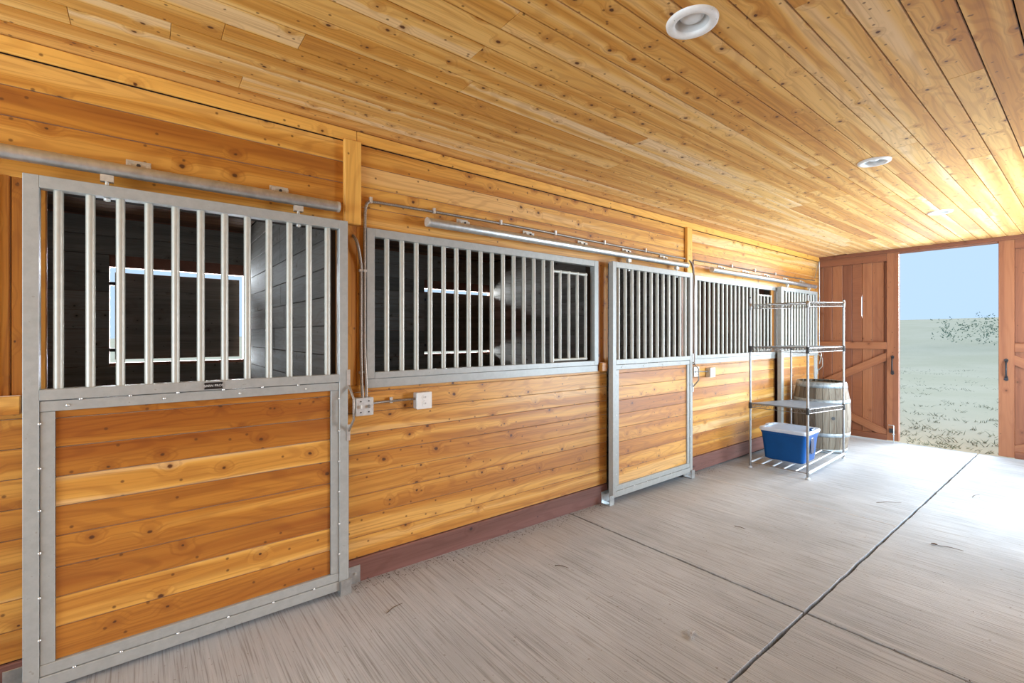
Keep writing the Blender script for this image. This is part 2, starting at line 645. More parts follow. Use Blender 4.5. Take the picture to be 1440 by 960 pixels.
# top trim under the ceiling, posts and jamb boards
tr = [('trim_1', (.008, (Y0 + .985) / 2, 2.627), .985 - Y0, .066, .018, 'left'),
      ('trim_2', (.008, (.987 + 8.3) / 2, 2.627), 8.3 - .987, .066, .018, 'left')]
TL = {'trim_1': 'narrow pine trim board under the ceiling left of the first post',
      'trim_2': 'narrow pine trim board under the ceiling right of the first post'}
for nme, c, L, w_, t_, ax in tr:
    tag(plank(None, c, L, w_, t_, ax, 'pine_trim', tone=.75, name=nme), TL[nme], 'trim', kind='structure')
for nme, y, lab in (('trim_3', .957, 'short upright pine post board between the first track and the conduit elbow'),
                    ('trim_4', 4.55, 'short upright pine post board where the middle track ends')):
    o = plank(None, (.018, y, 2.35), .49, .098, .034, 'leftv', 'pine_trim', tone=.8, name=nme)
    tag(o, lab, 'post', kind='structure')
nj = 5
for (a, b, lab) in ((.87, .99, 'upright orange jamb board right of the near stall door'), (.99, 1.046, 'narrow upright jamb board behind the conduit drop'),
                    (3.112, 3.165, 'upright orange jamb board right of the middle grille'), (3.165, 3.27, 'dark upright jamb board left of the middle stall door'),
                    (4.44, 4.60, 'upright jamb board right of the middle stall door'), (4.60, 4.675, 'upright jamb board left of the far grille'),
                    (-.478, -.425, 'upright jamb board beside the near grille edge'), (-.425, -.32, 'reddish upright jamb board left of the near stall door'),
                    (6.60, 6.75, 'upright jamb board left of the far stall door')):
    o = plank(None, (-.012 + .004 * (nj % 2), (a + b) / 2, 1.63), .95, b - a - .002, .022, 'leftv', 'pine_wall', tone=.38, name='trim_%d' % nj)
    tag(o, lab, 'jamb', kind='structure')
    nj += 1
for y, lab in ((3.165, 'small wooden stop block left of the middle stall door'), (-.425, 'small wooden stop block left of the near stall door')):
    o = plank(None, (.025, y, 1.175), .07, .075, .05, 'left', 'pine_wall', tone=.6, name='stop_block')
    tag(o, lab, 'block')

# baseboards
bb = tag(MB().box(-.02, -.005, .86, 3.24, -.1, .128).build('baseboard_left', 'treated_board'), 'purplish brown baseboard at the foot of the stall wall', 'baseboard', kind='structure')
for (a, b) in ((-2.62, -.34), (.86, 3.24), (4.46, 6.71), (7.92, 8.29)):
    plank(bb, (.005, (a + b) / 2, .05), b - a, .16, .02, 'left', 'treated_board', tone=.5)

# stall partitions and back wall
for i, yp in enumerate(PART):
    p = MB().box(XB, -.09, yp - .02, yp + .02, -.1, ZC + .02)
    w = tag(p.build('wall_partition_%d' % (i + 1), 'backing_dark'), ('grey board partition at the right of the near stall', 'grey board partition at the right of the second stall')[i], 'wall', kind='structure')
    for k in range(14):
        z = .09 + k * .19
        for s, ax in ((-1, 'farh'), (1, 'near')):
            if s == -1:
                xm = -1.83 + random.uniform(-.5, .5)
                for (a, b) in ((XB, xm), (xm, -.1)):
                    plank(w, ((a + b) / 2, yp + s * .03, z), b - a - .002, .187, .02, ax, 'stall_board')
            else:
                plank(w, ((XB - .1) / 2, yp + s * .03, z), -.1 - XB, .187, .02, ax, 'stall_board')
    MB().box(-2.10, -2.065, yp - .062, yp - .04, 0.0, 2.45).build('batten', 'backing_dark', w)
bw = MB()
WIN = [(-.28, .925), (3.30, 4.525)]
WZ = (1.165, 2.155)
prev = Y0
for a, b in WIN:
    bw.box(XB - .1, XB - .02, prev, a, -.2, ZC + .1)
    bw.box(XB - .1, XB - .02, a, b, -.2, WZ[0])
    bw.box(XB - .1, XB - .02, a, b, WZ[1], ZC + .1)
    prev = b
bw.box(XB - .1, XB - .02, prev, 8.3, -.2, ZC + .1)
bw = tag(bw.build('wall_back', 'barn_exterior'), 'dark plank outer wall at the back of the stalls', 'wall', kind='structure')
for k in range(14):
    z0, z1 = -.005 + k * .19, -.005 + (k + 1) * .19
    z = (z0 + z1) / 2
    segs = [(-2.6, .93), (1.01, 4.53), (4.61, 8.15)]
    if z0 > WZ[0] - .17 and z1 < WZ[1] + .17:
        segs = [(-2.6, -.28), (1.01, 3.30), (4.61, 8.15)]
    for a, b in segs:
        zz0, zz1 = z0, z1
        if segs[0][1] > 0:
            if z1 > WZ[0] > z0:
                zz1 = WZ[0]
            if z0 < WZ[1] < z1:
                zz0 = WZ[1]
        plank(bw, (XB - .01, (a + b) / 2, (zz0 + zz1) / 2), b - a, zz1 - zz0 - .003, .02, 'left', 'stall_board')
# closed shutters: daylight shows in the gaps round them
for i, (a, b) in enumerate(WIN):
    gp = ((.042, .040, .034, .052), (.004, .003, .032, .050))[i]          # left, right, bottom, top gap
    t = thing('window_%d' % (i + 1), ('closed shutter outlined by daylight in the near stall', 'closed shutter with daylight above and below in the second stall')[i], 'shutter', (XB - .055, (a + b) / 2, WZ[0]))
    t['kind'] = 'structure'
    ya, yb = a + gp[0] - (a + b) / 2, b - gp[1] - (a + b) / 2
    za, zb = gp[2], WZ[1] - WZ[0] - gp[3]
    n = 5
    MB().box(-.03, -.012, ya, yb, za, zb).build('shutter_back', 'backing_dark', t)
    for k in range(n):
        h = (zb - za) / n
        plank(t, (0, (ya + yb) / 2, za + (k + .5) * h), yb - ya, h - .001, .024, 'left', 'stall_board', tone=.2, bevel=.002)
    for yy, zz in ((ya - .02, zb - .12), (ya - .02, za + .10)):
        MB().box(-.005, .02, yy - .03, yy + .06, zz - .018, zz + .018).build('hinge', 'black_iron', t)
# eave behind the stalls
tag(MB().box(XB - 1.3, XB, Y0, 8.6, ZC + .02, ZC + .12).build('roof_eave', 'barn_exterior'), 'roof eave overhanging behind the stalls', 'roof', kind='structure')

# right wall with a side doorway, near wall with an opening added for fill light
wr = MB()
SD = (5.0, 7.4)
wr.box(XR, XR + .1, Y0, SD[0], -.15, ZC + .12).box(XR, XR + .1, SD[1], 8.3, -.15, ZC + .12).box(XR, XR + .1, SD[0], SD[1], 2.5, ZC + .12)
wall_right = tag(wr.build('wall_right', 'backing_dark'), 'pine plank wall along the right of the aisle', 'wall', kind='structure')
for k in range(21):
    z = ZB - .123 + ROW * (k + .5)
    for a, b in (((Y0, SD[0]), (SD[1], 8.3)) if z < 2.5 else ((Y0, 8.3),)):
        plank(wall_right, (XR - .01, (a + b) / 2, z), b - a, ROW - .002, .02, 'right', 'pine_wall')
wn = MB().box(-.1, .2, Y0 - .1, Y0, -.1, ZC + .19).box(3.3, XR + .1, Y0 - .1, Y0, -.1, ZC + .19).box(.2, 3.3, Y0 - .1, Y0, 2.62, ZC + .19)
tag(wn.build('wall_near', 'pine_wall'), 'pine wall round the unseen opening added for fill light at the near end', 'wall', kind='structure')
tag(MB().box(XB - .1, -.1, Y0 - .1, Y0, -.2, ZC + .05).build('wall_stall_near', 'barn_exterior'), 'end wall of the stall row at the near end', 'wall', kind='structure')

# far end: outer wall, header and two sliding plank doors
wf = MB().box(XB - .1, -.025, 8.2, 8.3, -.2, ZC + .1).box(XR + .02, XR + .9, 8.2, 8.3, -.2, ZC + .1)
tag(wf.build('wall_far', 'barn_exterior'), 'end wall of the barn beside the far door', 'wall', kind='structure')
hd = MB().box(-.02, XR, 8.285, 8.325, 2.615, ZC + .0).box(-.02, XR, 8.27, 8.288, 2.640, ZC)
tag(hd.build('trim_20', 'red_fir', bevel=.003), 'thin brown header rail over the far doorway', 'trim', kind='structure')
tag(MB().box(-1.0, 4.6, 8.325, 8.42, 2.60, 3.0).build('wall_far_header', 'barn_exterior'), 'outer wall above the far doorway', 'wall', kind='structure')


def barn_door(name, x0, x1, lab, hand, bounds):
    t = thing(name, lab, 'barn door', ((x0 + x1) / 2, 8.36, fz(8.3)))
    t['kind'] = 'structure'
    cx = (x0 + x1) / 2
    zt = 2.66 - fz(8.3)
    for i in range(len(bounds) - 1):
        a, b = bounds[i] - cx, bounds[i + 1] - cx
        if abs(bounds[i] - .428) < .001 and hand > 0:
            # this board is chewed back along one edge: daylight shows through
            z1, z2 = 1.72 - fz(8.3), 2.04 - fz(8.3)
            q = [(a + .002, .03), (b - .001, .03), (b - .001, z1), (b - .009, z1 + .03), (b - .009, z2 - .03), (b - .001, z2), (b - .001, zt), (a + .002, zt)]
            o = MB().prism(q, -.01, .01, 'y').build('plank', 'red_fir', t)
            o['tone'] = .5
        else:
            plank(t, ((a + b) / 2, 0, (.03 + zt) / 2), zt - .03, b - a - .003, .02, 'far', 'red_fir', bevel=.004)
    if hand > 0:
        gx = .551 - cx
        z1, z2 = 1.70 - fz(8.3), 2.06 - fz(8.3)
        bk = MB().box(x0 - cx, gx - .02, .011, .022, .03, zt).box(gx + .02, x1 - cx, .011, .022, .03, zt)
        bk.box(gx - .02, gx + .02, .011, .022, .03, z1).box(gx - .02, gx + .02, .011, .022, z2, zt)
    else:
        bk = MB().box(x0 - cx, x1 - cx, .011, .022, .03, zt)
    bk.build('back_sheet', 'barn_exterior', t)
    yf = -.03
    if hand > 0:
        s0, s1, e0, e1 = x1 - .135 - cx, x1 - cx, x0 - cx, x0 + .14 - cx
    else:
        s0, s1, e0, e1 = x0 - cx, x0 + .135 - cx, x1 - .14 - cx, x1 - cx
    for a, b in ((s0, s1), (e0, e1)):
        plank(t, ((a + b) / 2, yf, zt / 2 + .015), zt - .03, b - a, .04, 'far', 'red_fir', tone=.65, name='stile')
    lo, hi = min(s1, e1), max(s0, e0)
    lo, hi = (e1, s0) if hand > 0 else (s1, e0)
    plank(t, ((lo + hi) / 2, yf, 1.30 - fz(8.3)), hi - lo, .105, .038, 'farh', 'red_fir', tone=.7, name='rail')
    plank(t, ((lo + hi) / 2, yf, .065), hi - lo, .085, .038, 'farh', 'red_fir', tone=.2, name='rail')
    plank(t, ((lo + hi) / 2, yf, zt - .09), hi - lo, .13, .038, 'farh', 'red_fir', tone=.2, name='rail')
    # K braces from the corners of the lower panel to the far stile
    zm = .60
    if hand > 0:
        P0, Pt, Pb = (lo + .02, zm), (hi, 1.22), (hi, .12)
    else:
        P0, Pt, Pb = (hi - .02, zm), (lo, 1.22), (lo, .12)
    for Q in (Pt, Pb):
        dx, dz = Q[0] - P0[0], Q[1] - P0[1]
        L = math.hypot(dx, dz)
        hw = .052 * L / abs(dx)
        sl = dz / dx
        q = [(lo, P0[1] + sl * (lo - P0[0]) - hw), (hi, P0[1] + sl * (hi - P0[0]) - hw), (hi, P0[1] + sl * (hi - P0[0]) + hw), (lo, P0[1] + sl * (lo - P0[0]) + hw)]
        for lim, sg in ((.1085, 1), (1.2465 - fz(8.3), -1)):              # trim the board at the rails
            out = []
            for A, B in zip(q, q[1:] + q[:1]):
                ia, ib = (A[1] - lim) * sg >= 0, (B[1] - lim) * sg >= 0
                if ia:
                    out.append(A)
                if ia != ib:
                    u = (lim - A[1]) / (B[1] - A[1])
                    out.append((A[0] + (B[0] - A[0]) * u, lim))
            q = out
        ang = math.atan2(dz, dx)
        ca, sa = math.cos(ang), math.sin(ang)
        q2 = [((x - P0[0]) * ca + (z - P0[1]) * sa, -(x - P0[0]) * sa + (z - P0[1]) * ca) for x, z in q]
        o = obj('brace', MB().prism(q2, -.014, .014).mesh('brace'), 'red_fir', t,
                M=Matrix.Translation((P0[0], yf + .004, P0[1])) @ Matrix(((1, 0, 0), (0, 0, -1), (0, 1, 0))).to_4x4() @ Matrix.Rotation(ang, 4, 'Z'))
        o['tone'] = .75
    # iron pull handle
    hx = (s0 + s1) / 2
    h = MB().tube([(hx, yf - .02, .93 - fz(8.3) - 0), (hx, yf - .055, .955 - fz(8.3)), (hx, yf - .055, 1.11 - fz(8.3)), (hx, yf - .02, 1.135 - fz(8.3))], .009, 8)
    h.prism([(hx - .02, .90 + .074), (hx, .89 + .07), (hx + .02, .90 + .074), (hx + .012, .95 + .074), (hx - .012, .95 + .074)], yf - .028, yf - .02, 'y')
    h.prism([(hx - .012, 1.115 + .074), (hx + .012, 1.115 + .074), (hx + .02, 1.15 + .074), (hx, 1.165 + .074), (hx - .02, 1.15 + .074)], yf - .028, yf - .02, 'y')
    tag(h.build('pull_handle', 'black_iron', t), 'black iron pull handle')
    return t


d1 = barn_door('door_1', -.42, .985, 'brown plank sliding barn door with K braces left of the bright opening', 1,
               [-.42, -.33, -.2, -.075, .05, .17, .305, .428, .551, .675, .811, .858, .985])
d2 = barn_door('door_2', 1.958, 3.40, 'brown plank sliding barn door right of the bright opening', -1,
               [1.958, 2.09, 2.21, 2.33, 2.45, 2.57, 2.69, 2.81, 2.93, 3.05, 3.17, 3.29, 3.40])
cb = thing('cane_bolt', 'thin steel cane bolt at the foot of the left barn door', 'bolt', (.935, 8.29, fz(8.29)))
MB().tube([(-.06, .0, .25), (-.005, -.004, .25), (0, -.004, .245), (0, -.004, .0)], .006, 8).build('rod', 'galvanized', cb)
MB().box(-.05, .0, -.004, .006, .14, .20).build('plate', 'black_iron', cb)
MB().box(-.015, .015, -.012, .004, .12, .13).build('guide', 'galvanized', cb)

# ------------------------------------------------------------------ sliding stall doors
DW = 1.282
XD = .075


def make_stall_door():
    t = thing('stall_door', '', 'stall door', (XD, -.378, 0), group='sliding stall doors')
    for a, b in ((0, .047), (DW - .047, DW)):
        MB().box(-.025, .025, a, b, .027, 2.10).build('stile', 'frame_paint', t, .002)
    MB().box(-.025, .025, .047, DW - .047, 2.05, 2.10).build('top_rail', 'frame_paint', t, .002)
    MB().box(-.025, .025, .047, DW - .047, 1.193, 1.237).build('middle_rail', 'frame_paint', t, .002)
    MB().box(-.025, .020, .047, DW - .047, 1.147, 1.190).build('middle_flange', 'frame_paint', t, .002)
    MB().box(-.025, .025, .047, DW - .047, .027, .078).build('bottom_rail', 'frame_paint', t, .002)
    MB().box(-.025, .020, .047, DW - .047, .080, .125).build('bottom_flange', 'frame_paint', t, .002)
    for a, b in ((.047, .092), (DW - .092, DW - .047)):
        MB().box(-.025, .018, a + .0015, b, .126, 1.146).build('side_flange', 'frame_paint', t, .0015)
    bar = MB().tube([(0, 0, 1.236), (0, 0, 2.052)], .016, 12, False).mesh('bar')
    bar.materials.append(MAT['bar_paint'])
    for k in range(12):
        obj('bar', bar, None, t, (0, .101 + .0978 * k, 0))
    tones = [.2, .15, .1, .72, .2, .45, .12, .66, .2]
    zb = [1.147, 1.116, .996, .874, .752, .630, .502, .379, .257, .124]
    for k in range(9):
        z1, z0 = zb[k], zb[k + 1]
        plank(t, (-.005, DW / 2, (z0 + z1) / 2), DW - .184, z1 - z0 - .003, .022, 'left', 'pine_wall', tone=tones[k], bevel=.0025 if k else .001)
    MB().box(-.024, -.0165, .09, DW - .09, .12, 1.15).build('panel_back', 'backing_dark', t)
    for y in (.252, 1.026):
        h = MB().tube([(0, y, 2.035), (0, y, 2.147)], .007, 8)
        h.box(-.014, .014, y - .022, y + .022, 2.118, 2.147)
        ho = h.build('roller_hanger', 'bracket_metal', t)
        MB().lathe([(0, 0), (.013, 0), (.013, .012), (0, .012)], 6, (0, y, 2.038)).build('nut', 'screw_metal', ho)
    # loop handle on the right stile
    MB().tube([(.03, DW + .004, 1.17), (.085, DW + .012, 1.10), (.085, DW + .012, .985), (.03, DW + .004, .915)], .0065, 8).build('loop_handle', 'conduit_metal', t)
    MB().box(.0255, .029, DW - .006, DW + .012, 1.15, 1.26).build('latch_plate', 'screw_metal', t)
    MB().box(.0255, .029, DW - .006, DW + .012, .86, .95).build('latch_plate', 'screw_metal', t)
    # edging strip behind the right stile
    MB().box(-.025, .01, DW + .002, DW + .01, .06, .93).build('edge_strip', 'frame_paint', t)
    sm = MB().lathe([(.0, .004), (.0035, .003), (.006, 0)], 8).mesh('screw')
    sm.materials.append(MAT['screw_metal'])
    R = Matrix(((0, 0, 1), (0, 1, 0), (-1, 0, 0))).to_4x4()
    pts = [(y, 1.191) for y in (.17, .33, .5, .68, .85, 1.02)] + [(y, 1.168) for y in (.13, .45, .75, 1.06)]
    pts += [(y, .079) for y in (.15, .3, .5, .7, .9, 1.1)]
    pts += [(.0475, z) for z in (1.1, .92, .75, .58, .40, .23)] + [(DW - .0475, z) for z in (1.1, .92, .75, .58, .40, .23)]
    for y, z in pts:
        obj('screw', sm, None, t, M=Matrix.Translation((.0235, y, z)) @ R)
    return t


door = make_stall_door()
door['label'] = 'large near stall door with pale bars and orange planks, black nameplate on its rail'
dd = [door]
for y, lab in ((3.212, 'middle sliding stall door with grey bars, standing between the two right grilles'),
               (6.675, 'far sliding stall door behind the wire rack and barrel')):
    c = copy_tree(door)
    c.location.y = y
    c['label'] = lab
    for ch in c.children:
        if 'tone' in ch:
            ch['tone'] = min(1, max(0, random.gauss(.55, .15)))
    dd.append(c)
# nameplate of the near door
npl = MB().box(.026, .028, .602, .676, 1.198, 1.230).build('nameplate', 'plate_black', door)
npl['label'] = 'small black nameplate with pale lettering'
fc = bpy.data.curves.new('lettering', 'FONT')
fc.body = 'BARN PROS'
fc.size = .0152
fc.align_x = 'CENTER'
fc.align_y = 'CENTER'
fo = bpy.data.objects.new('lettering_src', fc)
COL.objects.link(fo)
bpy.context.view_layer.update()
tm = bpy.data.meshes.new_from_object(fo.evaluated_get(bpy.context.evaluated_depsgraph_get()))
bpy.data.objects.remove(fo)
tm.materials.clear()
tm.materials.append(MAT['plate_text'])
obj('lettering', tm, None, npl, M=Matrix.Translation((.0285, .639, 1.214)) @ Matrix(((0, 0, 1), (1, 0, 0), (0, 1, 0))).to_4x4())

# floor guides of the doors
for y, lab in ((.905, 'galvanized floor guide at the right foot of the near stall door'),
               (-.40, 'galvanized floor guide at the left foot of the near stall door'),
               (3.20, 'galvanized floor guide at the left foot of the middle stall door'),
               (4.50, 'galvanized floor guide at the right foot of the middle stall door')):
    z0 = fz(y)
    t = thing('floor_guide', lab, 'bracket', (0, y, z0), group='door floor guides')
    MB().box(.108, .113, -.045, .015, .005, .085).build('front_plate', 'galvanized', t, .001)
    MB().box(.018, .113, -.045, .015, .0, .005).build('foot', 'galvanized', t, .001)
    MB().box(.0155, .0195, -.045, .10, .0, .10).build('back_plate', 'galvanized', t, .001)
    MB().tube([(.0195, .07, .055), (.027, .07, .055)], .008, 6).build('bolt', 'screw_metal', t)


# ------------------------------------------------------------------ fixed grilles
def make_grille():
    L = 2.069
    t = thing('stall_grille', '', 'grille', (0, 1.045, 0), group='fixed stall grilles')
    for a, b in ((0, .048), (L - .051, L)):
        MB().box(-.03, .022, a, b, 1.193, 2.10).build('stile', 'frame_paint', t, .002)
    MB().box(-.03, .022, .048, L - .051, 2.05, 2.10).build('top_rail', 'frame_paint', t, .002)
    MB().box(-.03, .022, .048, L - .051, 1.193, 1.232).build('bottom_rail', 'frame_paint', t, .002)
    MB().box(-.03, .016, 0, L, 1.137, 1.1915).build('bottom_flange', 'frame_paint', t, .002)
    bar = MB().tube([(0, 0, 1.231), (0, 0, 2.052)], .016, 12, False).mesh('bar')
    bar.materials.append(MAT['bar_paint'])
    for k in range(14):
        obj('bar', bar, None, t, (-.004, .134 + .1005 * k, 0))
    MB().tube([(-.004, 1.534, 1.231), (-.004, 1.534, 2.052)], .0165, 12, False).build('hinge_post', 'bar_paint', t)
    # lower feed gate at the right end
    fd = MB().tube([(-.004, 1.545, 1.972), (-.004, 1.942, 1.972)], .0125, 10).build('feed_gate', 'bar_paint', t)
    MB().tube([(-.004, 1.545, 1.252), (-.004, 1.942, 1.252)], .0125, 10).build('gate_rail', 'bar_paint', fd)
    sb = MB().tube([(0, 0, 1.246), (0, 0, 1.984)], .0135, 12).mesh('bar')
    sb.materials.append(MAT['bar_paint'])
    for k in range(4):
        obj('bar', sb, None, fd, (-.004, 1.625 + .1015 * k, 0))
    MB().tube([(-.004, 1.534, 1.99), (-.004, 1.534, 1.235)], .019, 12).build('gate_post', 'bar_paint', fd)
    return t


gr = make_grille()
gr['label'] = 'wide middle grille panel above the wall outlet, with a low feed gate at its right'
for y, lab in ((4.672, 'far grille panel between the middle stall door and the wire rack'), (-2.535, 'nearest grille panel of which only the right edge shows')):
    c = copy_tree(gr)
    c.location.y = y
    c['label'] = lab


# ------------------------------------------------------------------ tracks
def track(y0, y1, brs, lab):
    t = thing('door_track', lab, 'track', (XD, y0, 2.178), group='tubular door tracks')
    L = y1 - y0
    MB().tube([(0, 0, 0), (0, L, 0)], .029, 20).build('tube', 'galvanized', t)
    MB().tube([(0, L - .012, 0), (0, L + .002, 0)], .030, 20).build('end_cap', 'bracket_metal', t)
    MB().tube([(0, -.002, 0), (0, .012, 0)], .030, 20).build('end_cap', 'bracket_metal', t)
    for yb in brs:
        y = yb - y0
        b = MB().box(-.073, -.068, y - .045, y + .045, .02, .075)
        b.box(-.073, -.02, y - .045, y + .045, .018, .024)
        b.box(-.06, -.035, y - .04, y + .04, .024, .058)
        b = b.build('bracket', 'bracket_metal', t, .001)
        MB().tube([(-.035, y, .044), (-.028, y, .044)], .008, 6).build('bolt', 'dark_slot', b)
        for dy in (-.03, .03):
            MB().tube([(-.035, y + dy, .044), (-.031, y + dy, .044)], .005, 6).build('bolt', 'screw_metal', b)
    return t


track(-1.9, .862, (-1.75, -1.2, -.6, -.02, .567), 'round galvanized door track running out of the picture over the near stall door')
track(1.415, 4.425, (1.724, 2.314, 2.914, 3.505, 4.094), 'long galvanized door track over the wide middle grille')
track(4.93, 7.93, (5.24, 5.83, 6.42, 7.02, 7.6), 'far galvanized door track over the far grille')


# ------------------------------------------------------------------ conduit and boxes
def catmull(P, n=6):
    P = [Vector(p) for p in P]
    Q = [P[0] * 2 - P[1]] + P + [P[-1] * 2 - P[-2]]
    out = []
    for i in range(1, len(Q) - 2):
        for k in range(n):
            t = k / n
            a, b, c, d = Q[i - 1], Q[i], Q[i + 1], Q[i + 2]
            out.append(.5 * ((2 * b) + (c - a) * t + (2 * a - 5 * b + 4 * c - d) * t * t + (3 * b - a - 3 * c + d) * t ** 3))
    out.append(P[-1])
    return out


def ribbed(pts, r):
    """flexible armoured conduit: fine rings along the run"""
    pts = [Vector(p) for p in pts]
    out, rr = [], []
    step = .006
    for a, b in zip(pts, pts[1:]):
        L = (b - a).length
        m_ = max(1, int(L / step))
        for k in range(m_):
            out.append(a.lerp(b, k / m_))
    out.append(pts[-1])
    rr = [r * (1.0 if i % 2 else .84) for i in range(len(out))]
    return out, rr


def conduit(pts, lab, straps, mat='conduit_metal', r=.0095, rib=True):
    pts = catmull(pts)
    o = Vector(pts[0])
    t = thing('flexible_conduit', lab, 'conduit', o)
    loc = [p - o for p in pts]
    if rib:
        q, rr = ribbed(loc, r)
        MB().tube(q, rr, 8).build('cable', mat, t)
    else:
        MB().tube(loc, r, 8).build('cable', mat, t)
    for (y, z, ax) in straps:
        b = MB()
        if ax == 'h':
            b.box(-.0035, r + .006, y - .008, y + .008, z - .012, z + .024)
        else:
            b.box(-.0035, r + .006, y - .0105, y + .0105, z - .007, z + .007)
        so = b.build('strap', 'screw_metal', t, .001)
        so.location = -o + Vector((r, 0, 0))
    return t


conduit([(.012, 4.50, 2.262), (.012, 4.2, 2.262), (.012, 3.505, 2.266), (.012, 2.914, 2.268), (.012, 2.314, 2.274), (.012, 1.724, 2.272), (.012, 1.3, 2.266), (.012, 1.10, 2.262),
         (.014, 1.055, 2.252), (.014, 1.038, 2.21), (.014, 1.035, 2.1), (.014, 1.034, 1.8), (.014, 1.034, 1.4), (.03, 1.036, 1.18), (.035, 1.036, 1.085)],
        'ribbed conduit along the middle track and down beside the middle grille', [(1.5, 2.268, 'h'), (2.05, 2.274, 'h'), (2.6, 2.272, 'h'), (3.2, 2.268, 'h'), (3.8, 2.265, 'h'), (1.034, 1.84, 'v'), (1.034, 1.235, 'v'), (1.07, 2.262, 'h')])
conduit([(.0, .968, 2.045), (.03, .972, 2.02), (.035, .985, 1.98), (.02, 1.008, 1.88), (.014, 1.011, 1.8), (.014, 1.011, 1.4), (.025, 1.011, 1.2), (.035, 1.013, 1.085)],
        'ribbed conduit curving out of the first post down to the box', [(1.0095, 1.84, 'v'), (1.0095, 1.235, 'v')])
conduit([(.035, 1.06, 1.046), (.02, 1.15, 1.048), (.018, 1.25, 1.048), (.03, 1.362, 1.05)], 'short ribbed conduit between the two near wall boxes', [(1.2, 1.048, 'h')], r=.008)
conduit([(.016, 4.515, 2.250), (.04, 4.56, 2.23), (.042, 4.60, 2.17), (.02, 4.625, 2.10), (.03, 4.630, 1.9), (.03, 4.630, 1.4), (.035, 4.632, 1.13)],
        'dark conduit dropping beside the middle stall door to its box', [(4.63, 1.84, 'v')], 'conduit_dark', rib=False)
conduit([(.03, 4.638, 2.10), (.02, 4.64, 2.22), (.012, 4.67, 2.262), (.012, 4.78, 2.266), (.012, 5.24, 2.27), (.012, 6.4, 2.272), (.012, 7.4, 2.275), (.012, 8.1, 2.29)],
        'dark conduit running above the far track', [(5.5, 2.27, 'h'), (6.1, 2.27, 'h'), (6.7, 2.27, 'h')], 'conduit_dark', r=.008, rib=False)
conduit([(.035, 4.67, 1.055), (.02, 4.75, 1.055), (.02, 4.86, 1.05), (.03, 4.95, 1.045)], 'short conduit between the two far wall boxes', [], 'conduit_metal', r=.008)
conduit([(.03, 8.05, 2.32), (.03, 8.22, 2.58), (.03, 8.24, 2.50), (.03, 8.24, 2.0), (.03, 8.24, 1.3), (.06, 8.23, 1.15), (.03, 8.24, 1.0)], 'thin grey cable running down the far corner of the stall wall', [], 'galvanized', r=.007, rib=False)


def wall_box(y, z, kind, lab):
    t = thing('junction_box' if kind == 'switch' else 'outlet_box', lab, 'box' if kind == 'switch' else 'outlet', (.0, y, z))
    MB().box(.001, .052, -.052, .052, -.052, .052).build('box_body', 'box_metal', t, .004)
    MB().box(.0525, .058, -.053, .053, -.053, .053).build('cover', 'outlet_white' if kind == 'outlet' else 'box_metal', t, .003)
    if kind == 'outlet':
        for dz in (-.02, .02):
            f = MB().tube([(.0585, 0, dz), (.061, 0, dz)], .0165, 16).build('socket', 'outlet_white', t)
            MB().box(.0611, .0615, -.008, -.005, dz - .004, dz + .007).box(.0611, .0615, .005, .008, dz - .004, dz + .007).build('slot', 'dark_slot', f)
        MB().tube([(.0585, 0, 0), (.0605, 0, 0)], .003, 6).build('screw', 'screw_metal', t)
    else:
        for dy in (-.024, .024):
            for dz in (-.032, .032):
                MB().tube([(.0585, dy, dz), (.060, dy, dz)], .0045, 8).build('screw', 'dark_slot', t)
        for dy, m_ in ((-.024, 'outlet_white'), (.024, 'conduit_metal')):
            MB().box(.0585, .072, dy - .004, dy + .004, -.008, .010).build('toggle', m_, t, .001)
    return t


wall_box(1.018, 1.035, 'switch', 'square metal switch box below the two conduits left of the middle grille')
wall_box(1.408, 1.037, 'outlet', 'square duplex outlet box under the wide middle grille')
wall_box(4.645, 1.06, 'switch', 'square metal box behind the loop handle of the middle stall door')
wall_box(4.985, 1.035, 'outlet', 'square duplex outlet box under the far grille')


# ------------------------------------------------------------------ recessed lights
def make_light():
    t = thing('recessed_light', '', 'ceiling light', (1.765, 1.655, ZC), group='recessed ceiling lights')
    MB().lathe([(.062, .004), (.064, -.010), (.078, -.014), (.094, -.009), (.096, .0)], 48).build('trim_ring', 'light_white', t)
    MB().lathe([(.0625, .0), (.060, .02), (.052, .05), (.045, .07)], 48).build('reflector', 'light_inside', t)
    MB().lathe([(.0, .002), (.022, .005), (.042, .016), (.055, .042)], 32).build('bulb_face', 'lens_glass', t)
    return t


lt = make_light()
lt['label'] = 'white round recessed light nearest the camera, largest of the three'
for y, lab in ((3.985, 'middle one of the three white recessed ceiling lights'), (6.13, 'farthest and smallest of the three white recessed ceiling lights')):
    c = copy_tree(lt)
    c.location.y = y
    c['label'] = lab

# ------------------------------------------------------------------ wire rack
RX, RY = .575, 1.235
rk = thing('wire_rack', 'tall chrome wire shelving rack standing by the far grille', 'shelf', (.284, 5.38, fz(5.38)), math.radians(2.0))
HZ = 1.915
pm = MB().tube([(0, 0, .025), (0, 0, HZ)], .0125, 12)
for k in range(36):
    z = .06 + k * .051
    pm.lathe([(.0128, -.002), (.0133, 0), (.0128, .002)], 12, (0, 0, z))
pm = pm.mesh('post')
pm.materials.append(MAT['chrome'])
for x in (0, RX):
    for y in (0, RY):
        p = obj('post', pm, None, rk, (x, y, 0))
        MB().lathe([(0, .0), (.022, .002), (.022, .014), (.009, .02), (.009, .035), (0, .035)], 14).build('levelling_foot', 'white_tube', p)
        MB().lathe([(.0135, 0), (.0135, .006), (.006, .012), (0, .013)], 12, (0, 0, HZ)).build('post_cap', 'dark_slot', p)


